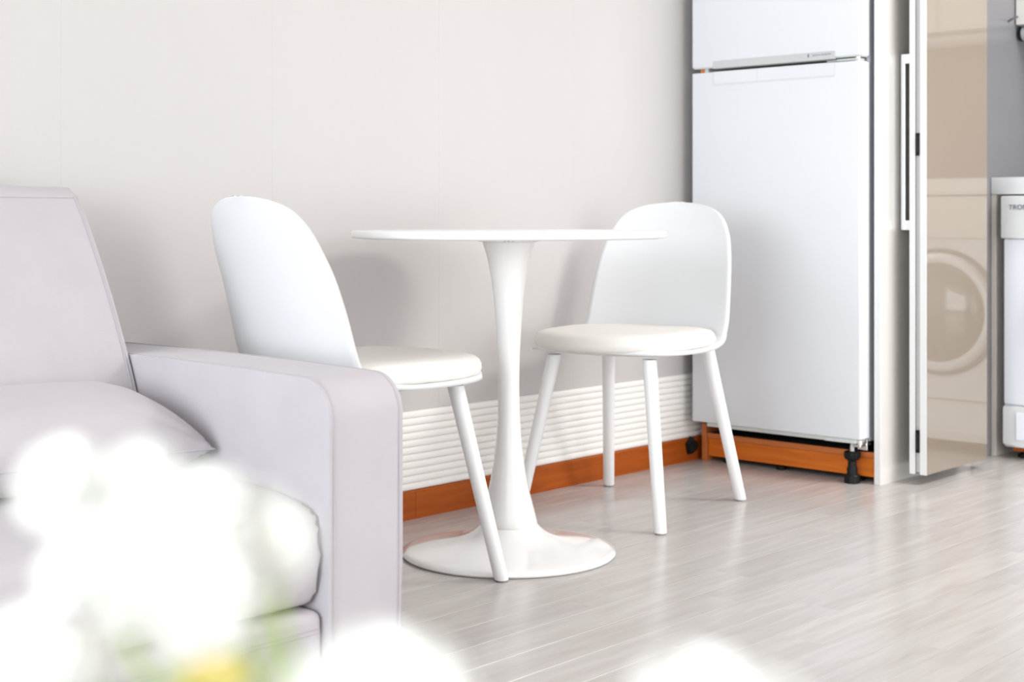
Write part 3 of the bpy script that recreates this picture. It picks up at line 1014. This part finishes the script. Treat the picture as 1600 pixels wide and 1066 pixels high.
def petal_mesh(L_, W_, cup):
    bm = bmesh.new()
    NU, NV = 8, 6
    g = []
    for i in range(NU + 1):
        u = i / NU
        w = W_ / 2 * (math.sin(math.pi * min(1, 0.10 + 0.62 * u + 0.0)) ** 0.8) * (1 if u < 0.8 else math.sqrt(max(0.0, 1 - ((u - 0.8) / 0.2) ** 2)) * 0.9 + 0.1)
        row = []
        for j in range(NV + 1):
            v = -1 + 2 * j / NV
            row.append(bm.verts.new((u * L_ + 0.001, w * v, cup * L_ * (u ** 1.6) + 0.18 * W_ * v * v - 0.10 * L_ * max(0, u - 0.7) ** 2 * 8)))
        g.append(row)
    for i in range(NU):
        for j in range(NV):
            bm.faces.new((g[i][j], g[i + 1][j], g[i + 1][j + 1], g[i][j + 1]))
    bmesh.ops.recalc_face_normals(bm, faces=bm.faces[:])
    r = bmesh.ops.solidify(bm, geom=bm.faces[:], thickness=0.0005)
    return bm


PETALS = {}


def petal_shared(cup, pm_='petal'):
    if (cup, pm_) not in PETALS:
        bm = petal_mesh(1.0, 0.78, cup)
        me = bpy.data.meshes.new('petal')
        bmesh.ops.recalc_face_normals(bm, faces=bm.faces[:])
        bm.to_mesh(me); bm.free()
        for p in me.polygons: p.use_smooth = True
        me.materials.append(M[pm_])
        PETALS[(cup, pm_)] = me
    return PETALS[(cup, pm_)]


def flower(u, v, fwd, diam_px, label, tilt=(0.0, 0.0), leaf=False, petal='petal'):
    right = (u - 800) / F_PX * fwd
    z = CAM_H + (339 - v) / F_PX * fwd
    x, y_ = room(right, fwd)
    R = diam_px / F_PX * fwd / 2
    e = empty('white_flower' if petal == 'petal' else 'yellow_flower', (x, y_, z), label, 'flower', 'flowers in the foreground vase')
    face = Vector((-RY + tilt[0] * RX, -RX - tilt[0] * RY, 0.55 + tilt[1])).normalized()   # turned to the window light
    rotq = face.to_track_quat('Z', 'Y')
    for layer, (nn, sc__, cup) in enumerate(((7, 1.0, 0.18), (6, 0.80, 0.42), (5, 0.52, 0.75))):
        for k in range(nn):
            o = bpy.data.objects.new('petal', petal_shared(cup, petal))
            COL.objects.link(o)
            o.parent = e
            a = 2 * math.pi * k / nn + layer * 0.5 + random.uniform(-0.08, 0.08)
            q = rotq @ Matrix.Rotation(a, 3, 'Z').to_quaternion()
            o.rotation_mode = 'QUATERNION'
            o.rotation_quaternion = q
            s = R * sc__ * random.uniform(0.94, 1.05)
            o.scale = (s, s, s)
            o.location = face * (0.0012 * layer)
    # yellow heart
    bm = bmesh.new()
    bmesh.ops.create_icosphere(bm, subdivisions=2, radius=R * 0.12)
    for vv in bm.verts:
        vv.co *= 1 + 0.12 * math.sin(vv.co.x * 900 + vv.co.y * 700)
    me = bpy.data.meshes.new('heart'); bm.to_mesh(me); bm.free(); me.materials.append(M['petal_base'])
    o = bpy.data.objects.new('heart', me); COL.objects.link(o); o.parent = e; o.location = face * (R * 0.20)
    # stem into the vase
    p0 = Vector((0, 0, 0)) - face * R * 0.05
    end = Vector((vx - x + random.uniform(-0.012, 0.012), vy - y_ + random.uniform(-0.012, 0.012), vz + 0.03 - z))
    neck = Vector((vx - x + random.uniform(-0.012, 0.012), vy - y_ + random.uniform(-0.012, 0.012), vz + 0.135 - z))
    mid = p0 - face * R * 0.9 + Vector((0, 0, -R * 0.6))
    path = []
    ctrl = [p0, mid, neck, end]
    for i in range(13):
        t = i / 12
        path.append(ctrl[0] * (1 - t) ** 3 + ctrl[1] * 3 * t * (1 - t) ** 2 + ctrl[2] * 3 * t * t * (1 - t) + ctrl[3] * t ** 3)
    bm = tube(path, 0.0013, 8)
    me = bpy.data.meshes.new('stem'); bm.to_mesh(me); bm.free(); me.materials.append(M['stem'])
    so_ = bpy.data.objects.new('stem', me); COL.objects.link(so_); so_.parent = e
    if leaf:
        bm = bmesh.new()
        g = []
        a0 = path[3]
        dirn = Vector((random.uniform(-1, 1), random.uniform(-1, 1), 0.6)).normalized()
        if leaf is not True:
            dirn = Vector(leaf).normalized()
        side = dirn.cross(Vector((0.3, 0.2, 1))).normalized()
        for i in range(9):
            t = i / 8
            w = 0.0045 * math.sin(math.pi * min(0.98, 0.06 + 0.94 * t))
            c = a0 + dirn * 0.034 * t + Vector((0, 0, -0.008 * t * t))
            g.append([bm.verts.new(c - side * w), bm.verts.new(c + Vector((0, 0, -0.0006))), bm.verts.new(c + side * w)])
        for a_, b_ in zip(g, g[1:]):
            for j in range(2):
                bm.faces.new((a_[j], a_[j + 1], b_[j + 1], b_[j]))
        bmesh.ops.solidify(bm, geom=bm.faces[:], thickness=0.0004)
        me = bpy.data.meshes.new('leaf'); bm.to_mesh(me); bm.free(); me.materials.append(M['stem'])
        lo_ = bpy.data.objects.new('leaf', me); COL.objects.link(lo_); lo_.parent = so_
    return e


flower(100, 765, 0.400, 165, 'blurred white flower at the upper left tip of the bouquet', (-0.2, 0.2))
flower(215, 762, 0.400, 150, 'blurred white flower just right of the bouquet\'s upper left tip', (0.1, 0.3))
flower(305, 815, 0.385, 190, 'blurred white flower below the lumbar pillow\'s right corner', (0.2, 0.1), leaf=True)
flower(195, 865, 0.39, 160, 'blurred white flower in the middle of the bouquet, left side', (0.0, 0.0))
flower(120, 890, 0.39, 125, 'blurred white flower sticking out left over the seat cushion front', (-0.3, 0.0), leaf=True)
flower(425, 852, 0.39, 145, 'blurred white flower at the right tip over the seat cushion end', (0.3, 0.0), leaf=(0.3, -0.5, -1.0))
flower(300, 935, 0.375, 215, 'large blurred white flower low in the bouquet\'s centre', (0.1, -0.1), leaf=(-0.6, 0.7, -0.4))
flower(50, 1045, 0.345, 200, 'big blurred white flower in the bottom left photo corner', (-0.2, 0.0))
flower(140, 1030, 0.355, 120, 'small blurred white flower beside the big bottom left one', (0.1, 0.2), leaf=(0.5, -0.5, 0.6))
flower(590, 1150, 0.30, 350, 'blurred white flower at the bottom edge below the sofa armrest', (0.0, 0.3))
flower(1120, 1265, 0.30, 460, 'blurred white flower cut by the bottom edge over the floor', (0.0, 0.3))
flower(335, 1072, 0.37, 110, 'small blurred yellow flower low in the white bouquet', (0.1, 0.2), petal='yellow')
flower(378, 845, 0.392, 190, 'blurred white flower filling the bouquet left of its right tip', (0.1, 0.1))
flower(245, 820, 0.395, 140, 'blurred white flower just below the two topmost blooms', (0.0, 0.1))
flower(215, 935, 0.385, 130, 'blurred white flower left of the large low central bloom', (-0.1, 0.0))
